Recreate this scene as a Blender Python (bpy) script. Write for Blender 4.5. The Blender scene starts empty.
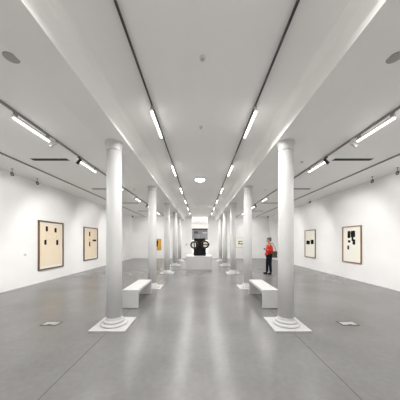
import bpy, bmesh, math, random
from mathutils import Vector, Matrix
random.seed(4)
PI = math.pi
C = bpy.context.scene.collection
sc = bpy.context.scene

# ------------------------------------------------------------------ materials
def mat(name, col, rough=0.6, col2=None, scale=6.0, spec=0.4, metal=0.0, bump=0.0, detail=4.0):
    m = bpy.data.materials.new(name); m.use_nodes = True
    nt = m.node_tree; b = nt.nodes['Principled BSDF']
    b.inputs['Roughness'].default_value = rough
    b.inputs['Metallic'].default_value = metal
    b.inputs['Specular IOR Level'].default_value = spec
    tc = nt.nodes.new('ShaderNodeTexCoord')
    n = nt.nodes.new('ShaderNodeTexNoise'); n.inputs['Scale'].default_value = scale; n.inputs['Detail'].default_value = detail
    nt.links.new(tc.outputs['Object'], n.inputs['Vector'])
    r = nt.nodes.new('ShaderNodeValToRGB')
    c2 = col2 or tuple(min(1, c*0.96) for c in col)
    r.color_ramp.elements[0].position = 0.3; r.color_ramp.elements[1].position = 0.7
    r.color_ramp.elements[0].color = (*c2, 1); r.color_ramp.elements[1].color = (*col, 1)
    nt.links.new(n.outputs['Fac'], r.inputs['Fac'])
    nt.links.new(r.outputs['Color'], b.inputs['Base Color'])
    if bump:
        bp = nt.nodes.new('ShaderNodeBump'); bp.inputs['Strength'].default_value = bump
        nt.links.new(n.outputs['Fac'], bp.inputs['Height']); nt.links.new(bp.outputs['Normal'], b.inputs['Normal'])
    return m

def emit(name, col, strength):
    m = bpy.data.materials.new(name); m.use_nodes = True
    nt = m.node_tree; b = nt.nodes['Principled BSDF']
    b.inputs['Base Color'].default_value = (0.9, 0.9, 0.9, 1)
    b.inputs['Emission Color'].default_value = (*col, 1)
    b.inputs['Emission Strength'].default_value = strength
    return m

def concrete():
    m = bpy.data.materials.new('polished_concrete'); m.use_nodes = True
    nt = m.node_tree; b = nt.nodes['Principled BSDF']; L = nt.links
    tc = nt.nodes.new('ShaderNodeTexCoord')
    n1 = nt.nodes.new('ShaderNodeTexNoise'); n1.inputs['Scale'].default_value = 0.9; n1.inputs['Detail'].default_value = 6
    n2 = nt.nodes.new('ShaderNodeTexNoise'); n2.inputs['Scale'].default_value = 14; n2.inputs['Detail'].default_value = 8
    L.new(tc.outputs['Object'], n1.inputs['Vector']); L.new(tc.outputs['Object'], n2.inputs['Vector'])
    mx = nt.nodes.new('ShaderNodeMix'); mx.data_type = 'FLOAT'; mx.inputs[0].default_value = 0.3
    L.new(n1.outputs['Fac'], mx.inputs[2]); L.new(n2.outputs['Fac'], mx.inputs[3])
    r = nt.nodes.new('ShaderNodeValToRGB')
    r.color_ramp.elements[0].position = 0.32; r.color_ramp.elements[1].position = 0.68
    r.color_ramp.elements[0].color = (*FLOOR_A, 1); r.color_ramp.elements[1].color = (*FLOOR_B, 1)
    L.new(mx.outputs[0], r.inputs['Fac'])
    # sawn joints: two along the column rows, and fainter ones across the slab
    sp = nt.nodes.new('ShaderNodeSeparateXYZ'); L.new(tc.outputs['Object'], sp.inputs[0])
    def near(sock, centre, half, absx):
        a = sock
        if absx:
            ab = nt.nodes.new('ShaderNodeMath'); ab.operation = 'ABSOLUTE'; L.new(a, ab.inputs[0]); a = ab.outputs[0]
        c = nt.nodes.new('ShaderNodeMath'); c.operation = 'COMPARE'
        L.new(a, c.inputs[0]); c.inputs[1].default_value = centre; c.inputs[2].default_value = half
        return c.outputs[0]
    j1 = near(sp.outputs[0], 1.53, 0.0065, True)
    mj = nt.nodes.new('ShaderNodeMix'); mj.data_type = 'RGBA'
    sc1 = nt.nodes.new('ShaderNodeMath'); sc1.operation = 'MULTIPLY'; sc1.inputs[1].default_value = 0.8
    L.new(j1, sc1.inputs[0]); L.new(sc1.outputs[0], mj.inputs[0])
    L.new(r.outputs['Color'], mj.inputs[6]); mj.inputs[7].default_value = (0.08, 0.077, 0.072, 1)
    L.new(mj.outputs[2], b.inputs['Base Color'])
    mr = nt.nodes.new('ShaderNodeMapRange'); mr.inputs[3].default_value = 0.225; mr.inputs[4].default_value = 0.268
    L.new(n1.outputs['Fac'], mr.inputs[0]); L.new(mr.outputs[0], b.inputs['Roughness'])
    b.inputs['Specular IOR Level'].default_value = 0.34
    return m

FLOOR_A = (0.138, 0.136, 0.132); FLOOR_B = (0.192, 0.19, 0.185)
TUBE, DISC, LAMP = 5.0, 18.0, 17.0
M = dict(
    wall=mat('white_wall_paint', (0.88, 0.875, 0.87), 0.85, scale=1.5, spec=0.2),
    ceil=mat('white_ceiling_paint', (0.93, 0.923, 0.908), 0.9, scale=1.2, spec=0.15, col2=(0.92, 0.913, 0.898)),
    beam=mat('white_beam_paint', (0.93, 0.922, 0.905), 0.75, scale=1.2, spec=0.2),
    col=mat('white_column_paint', (0.60, 0.598, 0.59), 0.5, scale=5, spec=0.4),
    plinth=mat('pale_stone', (0.48, 0.478, 0.47), 0.5, scale=9),
    bench=mat('white_bench_lacquer', (0.53, 0.527, 0.52), 0.4, scale=4),
    ped=mat('white_pedestal_paint', (0.55, 0.547, 0.54), 0.6, scale=3),
    track=mat('dark_grey_track', (0.055, 0.052, 0.048), 0.5, scale=20),
    gtrack=mat('grey_track', (0.3, 0.295, 0.285), 0.5, scale=20),
    lampw=mat('white_lamp_metal', (0.72, 0.71, 0.69), 0.4, scale=10),
    black=mat('black_lamp_metal', (0.03, 0.03, 0.03), 0.4, scale=12),
    slot=mat('black_slot', (0.015, 0.014, 0.013), 0.7, scale=12),
    spk=mat('grey_speaker_mesh', (0.40, 0.395, 0.38), 0.7, scale=60),
    tube=emit('tube_glow', (1.0, 0.975, 0.94), TUBE),
    disc=emit('disc_glow', (1.0, 0.98, 0.95), DISC),
    lens=emit('spot_lens_glow', (1.0, 0.97, 0.92), 6.0),
    dkwood=mat('dark_brown_wood', (0.2, 0.13, 0.075), 0.5, scale=14, col2=(0.14, 0.09, 0.05)),
    ltwood=mat('light_brown_wood', (0.30, 0.17, 0.085), 0.5, scale=14, col2=(0.22, 0.12, 0.06)),
    gold=mat('gilt_frame', (0.5, 0.33, 0.1), 0.4, scale=14),
    white=mat('white_mount_card', (0.85, 0.84, 0.8), 0.8, scale=8),
    beige=mat('beige_paper', (0.85, 0.73, 0.57), 0.85, scale=3, col2=(0.82, 0.695, 0.525)),
    cream=mat('cream_paper', (0.9, 0.88, 0.80), 0.85, scale=3, col2=(0.89, 0.865, 0.775)),
    ochre=mat('ochre_paper', (0.72, 0.40, 0.07), 0.8, scale=5, col2=(0.62, 0.33, 0.05)),
    ink=mat('black_ink', (0.014, 0.012, 0.01), 0.9, scale=8, spec=.1),
    line=mat('faint_line', (0.66, 0.52, 0.36), 0.8, scale=8),
    greyp=mat('grey_canvas', (0.22, 0.22, 0.23), 0.8, scale=2.5, col2=(0.11, 0.11, 0.12)),
    greyd=mat('charcoal_canvas', (0.05, 0.05, 0.052), 0.8, scale=3),
    sculpt=mat('black_sculpture', (0.01, 0.01, 0.011), 0.75, scale=7, spec=.15),
    bronze=mat('bronze_edge', (0.36, 0.24, 0.04), 0.35, scale=9, metal=0.4),
    steel=mat('brushed_steel', (0.55, 0.54, 0.52), 0.4, scale=30, metal=0.5),
    skin=mat('skin', (0.55, 0.33, 0.24), 0.55, scale=8),
    hair=mat('grey_hair', (0.15, 0.13, 0.11), 0.7, scale=40, col2=(0.05, 0.045, 0.04)),
    red=mat('red_jacket_cloth', (0.78, 0.05, 0.028), 0.8, scale=20, col2=(0.62, 0.03, 0.018)),
    dark=mat('dark_trouser_cloth', (0.012, 0.014, 0.018), 0.9, scale=25, spec=.1),
    shoe=mat('black_shoe_leather', (0.01, 0.01, 0.01), 0.8, scale=15, spec=.1),
    bag=mat('grey_brown_leather', (0.11, 0.095, 0.075), 0.6, scale=18, col2=(0.06, 0.05, 0.04)),
    pink=mat('pink_paper', (0.75, 0.42, 0.42), 0.8, scale=8),
    eye=mat('eye_dark', (0.03, 0.02, 0.02), 0.3), lip=mat('lip', (0.42, 0.15, 0.13), 0.5),
)
FLOORM = concrete()

# ------------------------------------------------------------------ mesh helpers
class MB:
    """collects shapes, each with a material slot, into ONE mesh object"""
    def __init__(s): s.bm = bmesh.new(); s.mats = []
    def slot(s, m):
        if m not in s.mats: s.mats.append(m)
        return s.mats.index(m)
    def _fin(s, faces, m, smooth=False):
        i = s.slot(m)
        for f in faces: f.material_index = i; f.smooth = smooth
    def box(s, x0, x1, y0, y1, z0, z1, m, bev=0.0):
        r = bmesh.ops.create_cube(s.bm, size=1.0)
        vs = r['verts']
        for v in vs:
            v.co = Vector(((x0+x1)/2 + v.co.x*(x1-x0), (y0+y1)/2 + v.co.y*(y1-y0), (z0+z1)/2 + v.co.z*(z1-z0)))
        fs = set(f for v in vs for f in v.link_faces)
        s._fin(fs, m)
        if bev:
            es = list(set(e for v in vs for e in v.link_edges))
            g = bmesh.ops.bevel(s.bm, geom=es, offset=bev, segments=2, profile=0.5, affect='EDGES')
            s._fin(g['faces'], m)
        return s
    def lathe(s, prof, m, seg=40, c=(0, 0, 0), rot=None, smooth=True):
        rings = []
        for r, z in prof:
            ring = []
            for k in range(seg):
                p = Vector((r*math.cos(2*PI*k/seg), r*math.sin(2*PI*k/seg), z))
                if rot is not None: p = rot @ p
                ring.append(s.bm.verts.new(p + Vector(c)))
            rings.append(ring)
        fs = []
        for a, b in zip(rings, rings[1:]):
            for k in range(seg):
                fs.append(s.bm.faces.new((a[k], a[(k+1) % seg], b[(k+1) % seg], b[k])))
        caps = [s.bm.faces.new(list(reversed(rings[0]))), s.bm.faces.new(rings[-1])]
        s._fin(fs, m, smooth); s._fin(caps, m)
        return s
    def tube(s, pts, r, m, seg=12, closed=False):
        pts = [Vector(p) for p in pts]; n = len(pts); rings = []
        for i, p in enumerate(pts):
            a = pts[(i-1) % n] if (closed or i > 0) else p
            b = pts[(i+1) % n] if (closed or i < n-1) else p
            t = (b-a).normalized()
            up = Vector((0, 0, 1)) if abs(t.z) < 0.9 else Vector((1, 0, 0))
            if closed: up = Vector((0, 1, 0))
            u = t.cross(up).normalized(); w = t.cross(u).normalized()
            rr = r[i] if isinstance(r, (list, tuple)) else r
            rings.append([s.bm.verts.new(p + u*rr*math.cos(2*PI*k/seg) + w*rr*math.sin(2*PI*k/seg)) for k in range(seg)])
        fs = []
        for i in range(n if closed else n-1):
            a, b = rings[i], rings[(i+1) % n]
            for k in range(seg):
                fs.append(s.bm.faces.new((a[k], a[(k+1) % seg], b[(k+1) % seg], b[k])))
        if not closed:
            fs.append(s.bm.faces.new(rings[0])); fs.append(s.bm.faces.new(rings[-1]))
        s._fin(fs, m, True)
        return s
    def prism(s, poly, y0, y1, m, smooth=False):
        """poly in (x,z), extruded along y"""
        a = [s.bm.verts.new((x, y0, z)) for x, z in poly]; b = [s.bm.verts.new((x, y1, z)) for x, z in poly]
        fs = [s.bm.faces.new(a), s.bm.faces.new(b)]
        n = len(poly)
        for k in range(n): fs.append(s.bm.faces.new((a[k], b[k], b[(k+1) % n], a[(k+1) % n])))
        s._fin(fs, m, smooth)
        return s
    def build(s, name, parent=None, loc=None):
        bmesh.ops.recalc_face_normals(s.bm, faces=s.bm.faces[:])
        me = bpy.data.meshes.new(name); s.bm.to_mesh(me); s.bm.free()
        for m in s.mats: me.materials.append(m)
        o = bpy.data.objects.new(name, me); C.objects.link(o)
        if parent is not None: o.parent = parent
        if loc is not None: o.location = loc
        return o

def tag(o, label=None, cat=None, group=None, kind=None):
    if label: o['label'] = label
    if cat: o['category'] = cat
    if group: o['group'] = group
    if kind: o['kind'] = kind
    return o
def thing(name, label, cat, loc=(0, 0, 0), rz=0.0, group=None, kind=None):
    o = bpy.data.objects.new(name, None); C.objects.link(o)
    o.empty_display_size = 0.1; o.location = loc; o.rotation_euler = (0, 0, rz)
    return tag(o, label, cat, group, kind)
def dup(root, loc, label, rz=None, group=None):
    r = root.copy(); C.objects.link(r); r.location = loc; r['label'] = label
    if rz is not None: r.rotation_euler = (0, 0, rz)
    if group: r['group'] = group
    for ch in list(root.children):
        c = ch.copy(); C.objects.link(c); c.parent = r
        for g in list(ch.children):
            d = g.copy(); C.objects.link(d); d.parent = c
    return r

# ------------------------------------------------------------------ room
XL, XR, YB, Y0, H = -5.78, 5.96, 17.2, -1.6, 3.6
FX, FY = 3.6, 24.5                      # far room: half-width and end wall
OX0, OX1 = -0.70, 0.68                  # opening in the back wall
def struct(name, mb): return tag(mb.build(name), kind='structure')
struct('floor', MB().box(XL-.2, XR+.2, Y0-.2, FY+.2, -.15, 0, FLOORM))
struct('ceiling', MB().box(XL-.2, XR+.2, Y0-.2, FY+.2, H, H+.15, M['ceil']))
struct('wall_left', MB().box(XL-.2, XL, Y0-.2, YB+.2, 0, H, M['wall']))
struct('wall_right', MB().box(XR, XR+.2, Y0-.2, YB+.2, 0, H, M['wall']))
struct('wall_front', MB().box(XL, XR, Y0-.2, Y0, 0, H, M['wall']))
struct('wall_back_left', MB().box(XL, OX0, YB, YB+.2, 0, H, M['wall']))
struct('wall_back_right', MB().box(OX1, XR, YB, YB+.2, 0, H, M['wall']))
struct('wall_far_left', MB().box(-FX-.2, -FX, YB+.2, FY, 0, H, M['wall']))
struct('wall_far_right', MB().box(FX, FX+.2, YB+.2, FY, 0, H, M['wall']))
struct('wall_far', MB().box(-FX-.2, FX+.2, FY, FY+.2, 0, H, M['wall']))

# ceiling beams over the two column rows; coved on the nave side
def beam(name, inner, outer):
    s = 1 if inner > 0 else -1
    poly = [(outer, H), (outer, 3.25), (inner, 3.25), (inner - s*.004, 3.32)]
    for k in range(7):
        a = k/6*PI/2
        poly.append((inner - s*(.005 + .10*(1-math.cos(a))), 3.46 + .14*math.sin(a)))
    return struct(name, MB().prism(poly, Y0, YB, M['beam']))
beam('trim_1', -1.30, -1.75)
beam('trim_2', 1.355, 1.80)

# ------------------------------------------------------------------ columns
COLY = [3.58, 6.45, 9.32, 12.19, 15.06]
def make_column(label, loc):
    t = thing('column', label, 'column', loc, group='white columns in two rows', kind='thing')
    MB().box(-.305, .305, -.305, .305, 0, .026, M['plinth'], .004).build('plinth', t)
    prof = [(.218, .026), (.224, .03), (.226, .042), (.22, .055), (.19, .06), (.176, .068), (.172, .078), (.178, .087), (.175, .1), (.155, .106), (.143, .12), (.134, .14), (.1305, .16)]
    MB().lathe(prof, M['plinth'], 48).build('base', t)
    MB().lathe([(.1305, .16), (.1305, 1.1), (.125, 3.095)], M['col'], 48).build('shaft', t)
    MB().lathe([(.125, 3.095), (.130, 3.098), (.132, 3.108), (.130, 3.118), (.1255, 3.122), (.1265, 3.165), (.129, 3.185), (.135, 3.203), (.139, 3.212), (.14, 3.22), (.154, 3.222), (.156, 3.227), (.156, 3.243), (.154, 3.25)], M['col'], 48).build('capital', t)
    return t
where = ['before the near bench end', 'behind the far end of the bench', 'third from the camera', 'fourth from the camera', 'farthest off, near the back wall']
col0 = None
for side, sx in (('left', -1), ('right', 1)):
    for i, y in enumerate(COLY):
        lb = ('white column nearest the camera in the %s row, %s' if i == 0 else 'white column of the %s row, %s') % (side, where[i])
        loc = (sx*1.535, y, 0)
        if col0 is None: col0 = make_column(lb, loc)
        else: dup(col0, loc, lb)

# ------------------------------------------------------------------ benches
def make_bench(label, loc):
    t = thing('bench', label, 'bench', loc, group='white slab benches between the columns')
    w, l, h, k = .18, .61, .41, .035
    MB().box(-w, w, -l, l, h-.055, h, M['bench'], .004).build('seat', t)
    MB().box(-w+.001, w-.001, -l, -l+k, 0.008, h-.055, M['bench'], .003).build('leg', t)
    MB().box(-w+.001, w-.001, l-k, l, 0.008, h-.055, M['bench'], .003).build('leg', t)
    for y in (-l+k/2, l-k/2): MB().box(-w+.02, w-.02, y-.012, y+.012, 0, .008, M['slot']).build('foot_strip', t)
    MB().box(-.02, .02, -l+k, l-k, h-.1, h-.055, M['bench']).build('stretcher', t)
    return t
b0 = make_bench('long white slab bench between the first two columns of the left row', (-1.55, 5.05, 0))
dup(b0, (1.565, 5.05, 0), 'long white slab bench between the first two columns of the right row')

# ------------------------------------------------------------------ lighting tracks and lamps
def track(label, x, m, w=.03, h=.035, y1=YB-.15):
    t = thing('lighting_track', label, 'track', (x, 0, H-h), group='lighting tracks on the ceiling')
    MB().box(-w/2, w/2, -1.4, y1, 0, h, m).build('rail', t)
    MB().box(-w/2-.004, w/2+.004, y1, y1+.05, -.004, h, m).build('end_cap', t)
    return t
XN = (-.735, .85); XA = (-2.98, 3.11); XW = (-4.72, 4.80)
track('dark lighting track with tubes over the left side of the central aisle', XN[0], M['track'], .014)
track('dark lighting track with tubes over the right side of the central aisle', XN[1], M['track'], .014)
track('grey lighting track with tubes above the left side aisle', XA[0], M['gtrack'], .03)
track('grey lighting track with tubes above the right side aisle', XA[1], M['gtrack'], .03)
track('grey lighting track without tubes running close to the left wall', XW[0], M['gtrack'], .028)
track('grey lighting track without tubes running close to the right wall', XW[1], M['gtrack'], .028)

def make_lamp(label, loc):
    """a linear lamp clipped to the track; its origin is at the track's underside, middle of the lamp"""
    t = thing('ceiling_lamp', label, 'ceiling light', loc, group='linear lamps on the tracks')
    MB().box(-.018, .018, -.385, .385, -.088, -.05, M['lampw'], .004).build('housing', t)
    MB().box(-.0175, .0175, -.38, .38, -.112, -.088, M['tube'], .006).build('diffuser', t)
    for y in (-.34, .34): MB().box(-.013, .013, y-.03, y+.03, -.05, 0, M['gtrack']).build('track_clip', t)
    return t
nth = ['first', 'second', 'third', 'fourth', 'fifth', 'sixth', 'seventh']
lamp0 = None
def lamp(label, x, y):
    global lamp0
    loc = (x, y, H-.035)
    if lamp0 is None: lamp0 = make_lamp(label, loc)
    else: dup(lamp0, loc, label)
    d = bpy.data.lights.new('tube_light', 'AREA'); d.shape = 'RECTANGLE'; d.spread = math.radians(156); d.size = .034; d.size_y = .76; d.energy = LAMP; d.color = (1, .99, .975)
    o = bpy.data.objects.new('tube_light', d); C.objects.link(o); o.location = (x, y, H-.035-.114)
NY = [3.42, 5.64, 7.86, 10.08, 12.3, 14.52]
AY = [3.57, 5.33, 7.3, 9.6, 11.9, 14.3]
for x, s in zip(XN, ('left', 'right')):
    for i, y in enumerate(NY): lamp('glowing tube lamp, %s from the camera on the %s central track' % (nth[i], s), x, y)
for x, s in zip(XA, ('left', 'right')):
    for i, y in enumerate(AY): lamp('glowing tube lamp, %s from the camera on the %s side aisle track' % (nth[i], s), x, y)
# unseen lamps added on the same tracks to light the near end of the room
for x, s in zip(XN + XA, ('left central aisle', 'right central aisle', 'left side aisle', 'right side aisle')):
    lamp('added unseen tube lamp directly above the viewer on the %s track' % s, x, 1.15)
    lamp('added unseen tube lamp behind the viewer on the %s track' % s, x, -.7)

# spotlights on the side-aisle tracks
def spot_light(loc, target, power, angle, blend=.6):
    d = bpy.data.lights.new('spot_beam', 'SPOT'); d.energy = power; d.spot_size = math.radians(angle); d.spot_blend = blend
    d.shadow_soft_size = .04; d.color = (1.0, .985, .965)
    o = bpy.data.objects.new('spot_beam', d); C.objects.link(o)
    o.location = loc; o.rotation_euler = (Vector(target)-Vector(loc)).to_track_quat('-Z', 'Y').to_euler()
    return o
def spotlight(label, x, y, target, power, m, angle=70, drop=.035):
    base = Vector((x, y, H-drop))
    t = thing('spotlight', label, 'spotlight', base, group='small spotlights under the ceiling')
    MB().box(-.016, .016, -.045, .045, -.03, 0, m, .003).build('adapter', t)
    pivot = Vector((0, 0, -.10))
    MB().tube([(0, 0, -.03), (0, 0, -.10)], .008, m).build('stem', t)
    d = (Vector(target) - base - pivot).normalized()
    q = d.to_track_quat('Z', 'Y').to_matrix()
    hd = MB().lathe([(.012, -.075), (.03, -.07), (.034, -.05), (.034, .055), (.037, .06), (.037, .075), (.031, .075), (.03, .066)], m, 24, pivot, q).build('head', t)
    MB().lathe([(.029, .067), (.027, .069)], M['lens'], 24, pivot, q).build('lens', hd)
    if power: spot_light(base + pivot + d*.09, target, power, angle)
    return t
SP = 124
for s, sx, xa, xw in (('left', -1, XA[0], XL), ('right', 1, XA[1], XR)):
    spotlight('white spotlight at the far end of the first %s side aisle lamp' % s, xa, 4.06, (xw, 3.6, 1.55), SP, M['lampw'], 85)
    spotlight('black spotlight at the near end of the second %s side aisle lamp' % s, xa, 4.93, (xw, 5.9, 1.5), SP, M['black'], 80)
    spotlight('spotlight at the near end of the third %s side aisle lamp' % s, xa, 6.9, (xw, 7.8, 1.5), SP, M['lampw'], 75)
    spotlight('spotlight between the third and fourth %s side aisle lamps' % s, xa, 9.2, (xw, 10.8, 1.5), SP, M['lampw'], 75)
    spotlight('spotlight between the fourth and fifth %s side aisle lamps' % s, xa, 11.2, (xw, 13.4, 1.5), SP, M['black'], 75)
    spotlight('spotlight between the fifth and sixth %s side aisle lamps' % s, xa, 13.6, (sx*3.3, YB, 1.5), SP*1.1, M['lampw'], 75)
    spotlight('spotlight at the far end of the %s side aisle track' % s, xa, 15.3, (sx*4.9, YB, 1.6), SP*.4, M['lampw'], 85)
    spotlight('spotlight at the far end of the %s track of the central aisle' % s, XN[0] if sx < 0 else XN[1], 14.5, (sx*1.25, YB, 1.6), SP*.5, M['lampw'], 75)
    spotlight('added unseen spotlight near the camera on the %s side aisle track, above the frame' % s, xa, 1.9, (xw, 1.5, 1.55), SP, M['lampw'], 85)  # out of frame, added to light the near stretch of the side walls

# small dark cameras hanging on stems close to the side walls
def wall_camera(label, x, y, sx):
    t = thing('security_camera', label, 'camera', (x, y, H), group='security cameras by the side walls')
    MB().lathe([(.035, -.012), (.035, 0)], M['spk'], 20).build('mount', t)
    MB().tube([(0, 0, -.01), (0, 0, -.13)], .012, M['spk']).build('stem', t)
    d = Vector((sx*-.55, -.5, -.35)).normalized(); q = d.to_track_quat('Z', 'Y').to_matrix()
    b = MB().lathe([(.03, -.09), (.045, -.085), (.048, .06), (.05, .09), (.042, .09), (.04, .08)], M['black'], 24, (0, 0, -.17), q).build('body', t)
    MB().lathe([(.03, .082), (.028, .085)], M['spk'], 20, (0, 0, -.17), q).build('lens', b)
    t.scale = (.8, .8, .9)
for x, y, sx, lb in ((-5.45, 5.8, -1, 'dark camera hanging nearest the left edge of the left wall'),
                     (-5.45, 6.7, -1, 'dark camera hanging above the wall left of the four-mark picture'),
                     (-5.4, 16.0, -1, 'small dark camera in the far left corner by the back wall'),
                     (5.63, 5.7, 1, 'dark camera hanging nearest the right edge of the right wall'),
                     (5.6, 6.5, 1, 'dark camera hanging above the right wall by the black block picture'),
                     (5.5, 10.0, 1, 'small dark camera above the right wall by the two squares picture'),
                     (5.5, 16.2, 1, 'small dark camera in the far right corner above the visitor')):
    wall_camera(lb, x, y, sx)

# round ceiling lamps
def round_lamp(label, loc):
    t = thing('round_ceiling_lamp', label, 'ceiling light', loc)
    MB().lathe([(.19, 0), (.19, -.03), (.175, -.04), (.165, -.04)], M['lampw'], 40).build('rim', t)
    MB().lathe([(.165, -.035), (.15, -.055), (.10, -.075), (.03, -.083)], M['disc'], 40).build('dome', t)
round_lamp('round glowing lamp on the ceiling above the central aisle', (0, 6.75, H))
round_lamp('round glowing lamp on the ceiling of the far room beyond the opening', (0, 19.1, H))
for nm, x, y, p in (('far_room_light', 0, 21.0, 500),):
    d = bpy.data.lights.new(nm, 'AREA'); d.shape = 'DISK'; d.size = .5; d.energy = p; d.color = (1, .98, .95)
    o = bpy.data.objects.new(nm, d); C.objects.link(o); o.location = (0, 19.1, H-.1)
# speakers, detectors
for x, y, s in ((-2.16, 2.29, 'left'), (2.23, 2.29, 'right')):
    t = thing('ceiling_speaker', 'round grey speaker set in the ceiling above the %s side aisle' % s, 'speaker', (x, y, H), group='ceiling speakers')
    MB().lathe([(.076, 0), (.076, -.003), (.072, -.005)], M['gtrack'], 40).build('rim', t)
    MB().lathe([(.070, 0), (.069, -.006)], M['spk'], 40).build('grille', t)
for x, y, lb in ((.03, 2.29, 'white smoke detector on the ceiling nearest the camera over the central aisle'),
                 (.02, 3.68, 'white smoke detector on the ceiling in front of the round lamp'),
                 (2.7, 5.3, 'white smoke detector on the ceiling to the right of the nearest right column'),
                 (-2.67, 8.1, 'white smoke detector on the ceiling between the first two left columns'),
                 (2.68, 8.2, 'white smoke detector on the ceiling between the first two right columns')):
    t = thing('smoke_detector', lb, 'smoke detector', (x, y, H), group='smoke detectors')
    MB().lathe([(.036, 0), (.036, -.012), (.028, -.02)], M['lampw'], 28).build('base', t)
    MB().lathe([(.022, -.02), (.02, -.03), (.012, -.034)], M['steel'], 28).build('sensor', t)
# linear air slots
for s, x0, x1 in (('left', -4.32, -3.40), ('right', 3.44, 4.42)):
    for i, y in enumerate((5.15, 8.05, 11.05, 14.0)):
        lb = 'long black air slot across the %s side aisle ceiling, %s from the camera' % (s, nth[i])
        t = thing('air_vent', lb, 'vent', ((x0+x1)/2, y, H), group='linear air vents')
        w = (x1-x0)/2
        fr = MB()
        fr.box(-w-.02, w+.02, -.085, -.065, -.004, 0, M['lampw']); fr.box(-w-.02, w+.02, .065, .085, -.004, 0, M['lampw'])
        fr.box(-w-.02, -w, -.065, .065, -.004, 0, M['lampw']); fr.box(w, w+.02, -.065, .065, -.004, 0, M['lampw'])
        fr.build('frame', t)
        sl = MB(); sl.box(-w, w, -.065, .065, -.006, 0, M['slot']); sl.box(-w, w, -.006, .006, -.014, -.006, M['black']); sl.build('slot', t)

# floor boxes
for s, x in (('left', -2.70), ('right', 2.69)):
    t = thing('floor_box', 'dark framed service box set in the floor on the %s side' % s, 'floor box', (x, 3.64, 0), group='floor boxes')
    f = MB()
    a, b, k = .15, .09, .022
    f.box(-a, a, -b, -b+k, 0, .005, M['black']); f.box(-a, a, b-k, b, 0, .005, M['black'])
    f.box(-a, -a+k, -b+k, b-k, 0, .005, M['black']); f.box(a-k, a, -b+k, b-k, 0, .005, M['black']); f.build('frame', t)
    MB().box(-a+k, a-k, -b+k, b-k, 0, .003, M['spk']).build('lid', t)
    MB().box(-.035, .035, -b+k+.004, -b+k+.025, .003, .006, M['black']).build('handle', t)

# ------------------------------------------------------------------ pictures
def picture(label, wall, c, w, h, framem, paperm, marks, fw=.035, depth=.045, margin=(.0, .0, .0, .0), lines=(), cat='picture'):
    """local frame: u to the right as seen from the room, v up, n out of the wall; origin at the wall, centre of the picture"""
    rz = {'left': -PI/2, 'right': PI/2, 'back': 0.0, 'far': 0.0}[wall]
    # local: +x = right as seen, -y = out of the wall
    rz = {'left': PI/2, 'right': -PI/2, 'back': 0.0, 'far': 0.0}[wall]
    t = thing('framed_picture', label, cat, c, rz, group='framed pictures on the walls')
    W, Hh = w/2, h/2
    f = MB()
    f.box(-W, W, -depth, -.004, Hh-fw, Hh, framem, .003); f.box(-W, W, -depth, -.004, -Hh, -Hh+fw, framem, .003)
    f.box(-W, -W+fw, -depth, -.004, -Hh+fw, Hh-fw, framem, .003); f.box(W-fw, W, -depth, -.004, -Hh+fw, Hh-fw, framem, .003)
    f.build('frame', t)
    p = MB()
    iw, ih = W-fw, Hh-fw
    p.box(-iw, iw, -.014, -.004, -ih, ih, M['white'])
    l, r, b, tp = margin
    p.box(-iw+l, iw-r, -.017, -.014, -ih+b, ih-tp, paperm)
    for pts in lines:
        p.tube([(-W+u*w, -.0175, v-c[2]) for u, v in pts], .0035, M['line'], 5)
    for k, mk in enumerate(marks):
        u, v, mw, mh = mk[:4]; mm = mk[4] if len(mk) > 4 else M['ink']
        cx, cz = -W+u*w, v-c[2]
        n = 14; poly = []
        for q in range(n):                # brushed, slightly ragged blots
            a = 2*PI*q/n + .1
            ca, sa = math.cos(a), math.sin(a)
            e = .34
            px = abs(ca)**e*(1 if ca > 0 else -1); pz = abs(sa)**e*(1 if sa > 0 else -1)
            j = 1 - .12*random.random()
            poly.append((cx+px*mw/2*j, cz+pz*mh/2*j))
        p.prism(poly, -.0195 - .0006*k, -.017, mm)
    p.build('artwork', t)
    return t
# left wall: u runs from the near edge to the far edge
arc = lambda u0, u1, v, d: [(u0+(u1-u0)*k/10, v-d*math.sin(PI*k/10)) for k in range(11)]
picture('large brown-framed beige picture with four small black marks on the left wall', 'left', (XL, 7.77, 1.34), 1.31, 1.82, M['dkwood'], M['beige'],
        [(.31, 1.955, .115, .2), (.66, 1.93, .12, .2), (.26, 1.45, .115, .21), (.73, 1.44, .12, .22)], .05, .05, (.05, .05, .09, .05),
        [arc(.34, .63, 1.86, .14), arc(.25, .74, 1.72, .2), [(.3, 1.85), (.27, 1.56)], [(.68, 1.83), (.72, 1.55)]])
picture('brown-framed beige picture with two marks and a black bar on the left wall, farther off', 'left', (XL, 10.57, 1.36), 1.34, 1.70, M['dkwood'], M['beige'],
        [(.41, 1.87, .13, .26), (.76, 1.53, .42, .1), (.41, 1.34, .12, .26), (.41, 1.58, .1, .12, M['line'])], .05, .05, (.05, .05, .05, .05),
        [arc(.3, .7, 1.2, .05), [(.41, 1.74), (.41, 1.47)]])
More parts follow.
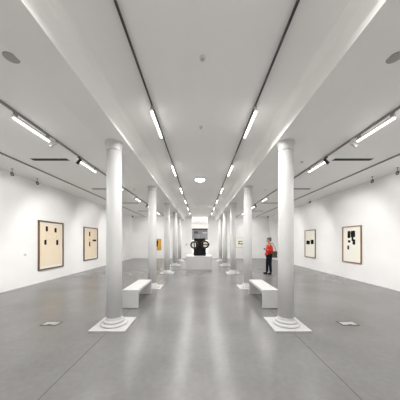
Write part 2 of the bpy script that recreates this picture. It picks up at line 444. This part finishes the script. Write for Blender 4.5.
# right wall: u runs from the far edge to the near edge
picture('brown-framed cream picture with a large black block and small marks on the right wall', 'right', (XR, 7.84, 1.365), .98, 1.44, M['ltwood'], M['cream'],
        [(.36, 1.76, .17, .3), (.57, 1.77, .24, .27), (.37, 1.485, .14, .1), (.62, 1.46, .14, .22), (.32, 1.24, .1, .17), (.55, 1.59, .1, .2)], .035, .045, (.03, .03, .03, .03))
picture('brown-framed cream picture with two dark squares side by side on the right wall', 'right', (XR, 10.8, 1.355), 1.04, 1.49, M['ltwood'], M['cream'],
        [(.31, 1.42, .38, .22, M['ink']), (.70, 1.45, .3, .25, M['ink'])], .035, .045, (.03, .03, .03, .03))
picture('ochre picture with a black blot on the back wall, between left columns', 'back', (-3.70, YB, 1.2), .74, .98, M['gold'], M['ochre'],
        [(.5, 1.4, .24, .34), (.52, 1.13, .14, .24)], .03, .04)
picture('cream picture with a dark bracket mark on the back wall, between right columns', 'back', (3.48, YB, 1.36), .84, .84, M['gold'], M['cream'],
        [(.48, 1.46, .4, .07), (.34, 1.35, .07, .2), (.5, 1.25, .46, .08)], .02, .04)
picture('wide grey picture with a charcoal top band on the end wall of the far room', 'far', (0, FY, 2.34), 2.3, 1.38, M['black'], M['greyp'],
        [(.5, 2.92, 2.2, .16, M['greyd']), (.28, 2.55, .5, .3, M['greyd']), (.75, 2.5, .6, .16, M['spk'])], .03, .05)
# small wall plates
for lb, rz, loc in (('small white socket plate low on the left wall near the camera', PI/2, (XL, 6.6, 1.04)),):
    t = thing('wall_socket', lb, 'socket', loc, rz)
    MB().box(-.05, .05, -.012, 0, -.04, .04, M['lampw'], .003).build('plate', t)
    MB().lathe([(.026, 0), (.024, .002)], M['spk'], 20, (0, -.012, 0), Matrix.Rotation(PI/2, 3, 'X')).build('outlet', t)
t = thing('wall_caption', 'small grey caption card on the back wall left of the opening', 'caption card', (-1.16, YB, 1.2))
MB().box(-.07, .07, -.006, 0, -.06, .06, M['spk'], .001).build('card', t)

# ------------------------------------------------------------------ pedestal and sculpture
px = -.06
tag(MB().box(px-.68, px+.68, 10.45, 11.75, 0, .70, M['ped'], .006).build('pedestal'), 'low broad white pedestal in the central aisle under the black sculpture', 'pedestal')
sx0 = px + .045
t = thing('sculpture', 'black sculpture with two ring-shaped arms standing on the white pedestal', 'sculpture', (sx0, 10.95, .70))
b = MB()
b.box(-.33, .33, -.16, .16, 0, .5, M['sculpt'], .012); b.box(-.31, .31, -.15, .15, .5, .94, M['sculpt'], .02)
b.box(-.335, .335, -.165, .165, .30, .33, M['sculpt'], .006)
b.box(-.02, .02, -.175, -.15, .05, .85, M['sculpt'], .006)
b.build('body', t)
def ring(cx, cz, kind):
    r = .17; g = MB()
    g.tube([(cx+r*math.cos(2*PI*k/36), -.2, cz+r*math.sin(2*PI*k/36)) for k in range(36)], .036, M['sculpt'], 10, True)
    o = g.build('ring', t)
    e = MB(); e.tube([(cx+(r+.03)*math.cos(2*PI*k/36), -.19, cz+(r+.03)*math.sin(2*PI*k/36)) for k in range(36)], .016, M['bronze'], 8, True)
    e.build('bronze_rim', o)
    d = MB(); rot = Matrix.Rotation(PI/2, 3, 'X')
    d.lathe([(r-.02, 0), (r-.02, .012)], M['white'], 32, (cx, -.185, cz), rot); d.build('inlay', o)
    bar = MB()
    if kind == 'v': bar.box(cx-.02, cx+.025, -.225, -.197, cz-r, cz+r, M['sculpt'], .005); bar.box(cx+.09, cx+.14, -.215, -.197, cz-.11, cz+.11, M['sculpt'], .005)
    else: bar.box(cx-r, cx+r+.08, -.225, -.197, cz-.03, cz+.015, M['sculpt'], .005); bar.box(cx-.15, cx-.1, -.215, -.197, cz-.1, cz+.1, M['sculpt'], .005)
    bar.build('bar', o)
ring(-.295, .59, 'v'); ring(.295, .61, 'h')

# ------------------------------------------------------------------ visitor
def skin_mesh(name, verts, edges, mats_, parent, sub=2, root=0, ground=None):
    me = bpy.data.meshes.new(name); me.from_pydata([v[0] for v in verts], edges, [])
    o = bpy.data.objects.new(name, me); C.objects.link(o)
    md = o.modifiers.new('Skin', 'SKIN'); md.use_smooth_shade = True; md.branch_smoothing = .6
    ss = o.modifiers.new('Subsurf', 'SUBSURF'); ss.levels = sub; ss.render_levels = sub
    bpy.context.view_layer.update()
    for i, v in enumerate(verts):
        sv = me.skin_vertices[0].data[i]; r = v[1]
        sv.radius = r if isinstance(r, tuple) else (r, r); sv.use_root = (i == root)
    bpy.context.view_layer.update()
    dg = bpy.context.evaluated_depsgraph_get()
    nm = bpy.data.meshes.new_from_object(o.evaluated_get(dg))
    o.modifiers.clear(); o.data = nm; nm.name = name
    nm.materials.clear()
    for m in mats_: nm.materials.append(m)
    for p in nm.polygons: p.use_smooth = True
    if parent: o.parent = parent
    return o
def P(f, l, u): return (f, l, u)     # local frame: +x forward, +y her left
class Sk:
    def __init__(s): s.v = []; s.e = []
    def add(s, p, r, frm=None):
        s.v.append((p, r)); i = len(s.v)-1
        if frm is not None: s.e.append((frm, i))
        return i
    def chain(s, pts, frm=None):
        for p, r in pts: frm = s.add(p, r, frm)
        return frm
YAW = PI + .1
vis = thing('person', 'person in a red jacket and dark trousers standing in the right side aisle', 'person', (3.13, 9.05, 0), YAW)
body = Sk()
pel = body.add(P(0, 0, .90), (.12, .095))
ub = body.chain([(P(0, 0, 1.02), (.115, .085)), (P(.0, 0, 1.17), (.13, .095)), (P(-.01, 0, 1.30), (.13, .085))], pel)
hd = body.chain([(P(-.01, 0, 1.385), .052), (P(.005, 0, 1.43), .048), (P(.03, 0, 1.475), (.066, .072)), (P(.035, 0, 1.535), (.076, .09)), (P(.03, 0, 1.595), (.06, .07))], ub)
feet = {}
legs = {}
for s, fx, ky in ((1, -.04, .0), (-1, .06, .0)):
    h = body.add(P(0, s*.085, .85), .088, pel)
    legs[s] = [P(0, s*.085, .85), P(fx*.5+.02, s*.092, .48), P(fx, s*.092, .10)]
    k = body.chain([(P(fx*.25+.012, s*.09, .66), .075), (legs[s][1], .054), (P(fx*.8, s*.092, .32), .05), (legs[s][2], .033)], h)
    body.chain([(P(fx+.03, s*.1, .045), .025), (P(fx+.10, s*.107, .036), (.022, .014))], k)
arms = {1: [P(-.01, .175, 1.315), P(-.03, .235, 1.06), P(.13, .13, 1.10)], -1: [P(-.01, -.175, 1.315), P(-.01, -.23, 1.07), P(.14, -.10, 1.12)]}
for s in (1, -1):
    sh, el, wr = [Vector(p) for p in arms[s]]
    w = body.chain([(tuple(sh), .055), (tuple(sh.lerp(el, .5)), .046), (tuple(el), .039), (tuple(el.lerp(wr, .5)), .036), (tuple(wr), .026)], ub)
    d = (wr-el).normalized()
    inward = Vector((0, -s, 0)); upv = Vector((0, 0, 1))
    palm = wr + d*.05
    pi_ = body.add(tuple(palm), (.03, .024), w)
bo = skin_mesh('body', body.v, body.e, [M['skin']], vis, 2)
# hands: four bent fingers and a thumb on each palm, curled round what is held
hands = Sk(); hv = []
fing = MB()
for s in (1, -1):
    sh, el, wr = [Vector(p) for p in arms[s]]
    d = (wr-el).normalized(); inward = Vector((0, -s, 0)); inward = (inward - d*inward.dot(d)).normalized(); up = d.cross(inward).normalized()
    if up.z < 0: up = -up
    palm = wr + d*.06
    for k, ln in enumerate((.068, .076, .071, .056)):
        r0 = palm + up*(.026-.0175*k) + d*.012
        fing.tube([r0, r0+d*ln*.42, r0+d*ln*.7+inward*ln*.22, r0+d*ln*.78+inward*ln*.5], [.0092, .0088, .008, .006], M['skin'], 8)
    b0_ = palm + up*.022 - d*.015
    fing.tube([b0_, b0_+up*.022+inward*.02+d*.015, b0_+up*.022+inward*.042+d*.036], [.011, .0098, .007], M['skin'], 8)
fing.build('fingers', bo)
# jacket: follows torso and arms, ends at hip and wrist
j = Sk()
jr = j.add(P(0, 0, 1.02), (.168, .128))
j.chain([(P(0, 0, .92), (.175, .135)), (P(.0, 0, .85), (.18, .138))], jr)
jt = j.chain([(P(0, 0, 1.17), (.17, .125)), (P(-.01, 0, 1.30), (.155, .108))], jr)
j.chain([(P(-.012, 0, 1.375), (.085, .08)), (P(-.005, 0, 1.43), (.07, .068))], jt)
for s in (1, -1):
    sh, el, wr = [Vector(p) for p in arms[s]]
    j.chain([(tuple(sh), .07), (tuple(sh.lerp(el, .5)), .062), (tuple(el), .056), (tuple(el.lerp(wr, .5)), .05), (tuple(el.lerp(wr, .93)), .042)], jt)
skin_mesh('jacket', j.v, j.e, [M['red']], vis, 2)
tr = Sk()
t0 = tr.add(P(0, 0, .90), (.13, .108))
for s in (1, -1):
    h, k, a = [Vector(p) for p in legs[s]]
    tr.chain([(tuple(h), .098), (tuple(h.lerp(k, .5)), .086), (tuple(k), .07), (tuple(k.lerp(a, .5)), .064), (tuple(a + Vector((0, 0, -.03))), .058)], t0)
skin_mesh('trousers', tr.v, tr.e, [M['dark']], vis, 2)
for s, fx in ((1, -.04), (-1, .06)):
    b = Sk()
    b.chain([(P(fx-.035, s*.094, .05), (.042, .06)), (P(fx+.04, s*.1, .05), (.047, .05)), (P(fx+.12, s*.11, .04), (.047, .038)), (P(fx+.165, s*.115, .032), (.032, .026))])
    o = skin_mesh('shoe', b.v, b.e, [M['shoe']], vis, 2)
    zmin = min(v.co.z for v in o.data.vertices)
    for v in o.data.vertices: v.co.z -= zmin
# short grey hair: a cap over crown, sides and nape
def ellipsoid(mb, c, r, m, seg=20, rings=12, cut=None):
    res = bmesh.ops.create_uvsphere(mb.bm, u_segments=seg, v_segments=rings, radius=1.0)
    for v in res['verts']: v.co = Vector((c[0]+v.co.x*r[0], c[1]+v.co.y*r[1], c[2]+v.co.z*r[2]))
    fs = set(f for v in res['verts'] for f in v.link_faces); mb._fin(fs, m, True)
    if cut:
        kill = [v for v in res['verts'] if cut(v.co)]
        bmesh.ops.delete(mb.bm, geom=kill, context='VERTS')
hb = MB()
ellipsoid(hb, (.012, 0, 1.553), (.113, .1, .106), M['hair'], 28, 20, lambda p: (p.x > .055 and p.z < 1.578) or (p.x > -.005 and p.z < 1.52))
for k in range(14):
    a = 2*PI*k/14
    ellipsoid(hb, (.0+.06*math.cos(a), .055*math.sin(a), 1.60+.012*math.sin(3*a)), (.045, .04, .045), M['hair'], 10, 8)
hb.build('hair', bo)
fc = MB()
ellipsoid(fc, (.118, 0, 1.515), (.018, .012, .02), M['skin'])
for s in (1, -1):
    ellipsoid(fc, (.015, s*.08, 1.525), (.02, .01, .03), M['skin'])
fc.build('nose_and_ears', bo)
ey = MB()
for s in (1, -1): ellipsoid(ey, (.098, s*.032, 1.542), (.009, .013, .008), M['eye'])
ey.build('eyes', bo)
lp = MB(); ellipsoid(lp, (.099, 0, 1.477), (.01, .024, .008), M['lip']); lp.build('mouth', bo)
# device held in front, and the bag on her left shoulder (things of their own)
lf = MB(); lf.box(-.006, .006, -.075, .075, -.04, .04, M['black'], .004); lf.box(-.0068, -.006, -.066, .066, -.034, .034, M['slot'])
lo = lf.build('phone'); mw = Matrix.Translation(vis.location) @ Matrix.Rotation(YAW, 4, 'Z')
lo.location = mw @ Vector((.225, .01, 1.14)); lo.rotation_euler = (0, .35, YAW)
tag(lo, 'small dark handheld device held up by the person in the red jacket', 'phone')
bagt = thing('shoulder_bag', 'grey brown shoulder bag hanging behind the person in the red jacket', 'bag', mw @ Vector((-.10, .33, .775)), YAW)
bb = MB(); bb.prism([(-.105, 0), (.105, 0), (.075, .27), (-.07, .27)], -.055, .055, M['bag'])
bo2 = bb.build('bag_body', bagt)
md = bo2.modifiers.new('Bevel', 'BEVEL'); md.width = .02; md.segments = 3
fl = MB(); fl.prism([(-.093, .14), (.093, .14), (.078, .278), (-.073, .278)], .052, .066, M['bag']); fl.build('flap', bagt)
sb = MB(); sb.tube([(-.06, 0, .26), (-.03, -.045, .44), (.03, -.105, .61), (.08, -.13, .637), (.14, -.11, .605), (.16, -.01, .44), (.065, 0, .26)], .011, M['shoe'], 8); sb.build('strap', bagt)

# ------------------------------------------------------------------ camera, world, view
cam = bpy.data.cameras.new('camera'); co = bpy.data.objects.new('camera', cam); C.objects.link(co)
co.location = (0, 0, 1.5); co.rotation_euler = (PI/2, 0, 0)
cam.sensor_width = 36; cam.sensor_fit = 'HORIZONTAL'; cam.lens = 18.0
cam.shift_y = 41/400; cam.shift_x = 0.0; cam.clip_start = .05
sc.camera = co
w = bpy.data.worlds.new('world'); sc.world = w; w.use_nodes = True
w.node_tree.nodes['Background'].inputs[0].default_value = (.5, .5, .5, 1)
w.node_tree.nodes['Background'].inputs[1].default_value = .2
vs = sc.view_settings
vs.view_transform = 'Standard'; vs.look = 'None'; vs.gamma = 1; vs.use_curve_mapping = False
vs.exposure = 0.38
sc.cycles.use_denoising = True
sc.cycles.max_bounces = 10; sc.cycles.diffuse_bounces = 8
sc.cycles.sample_clamp_indirect = 6
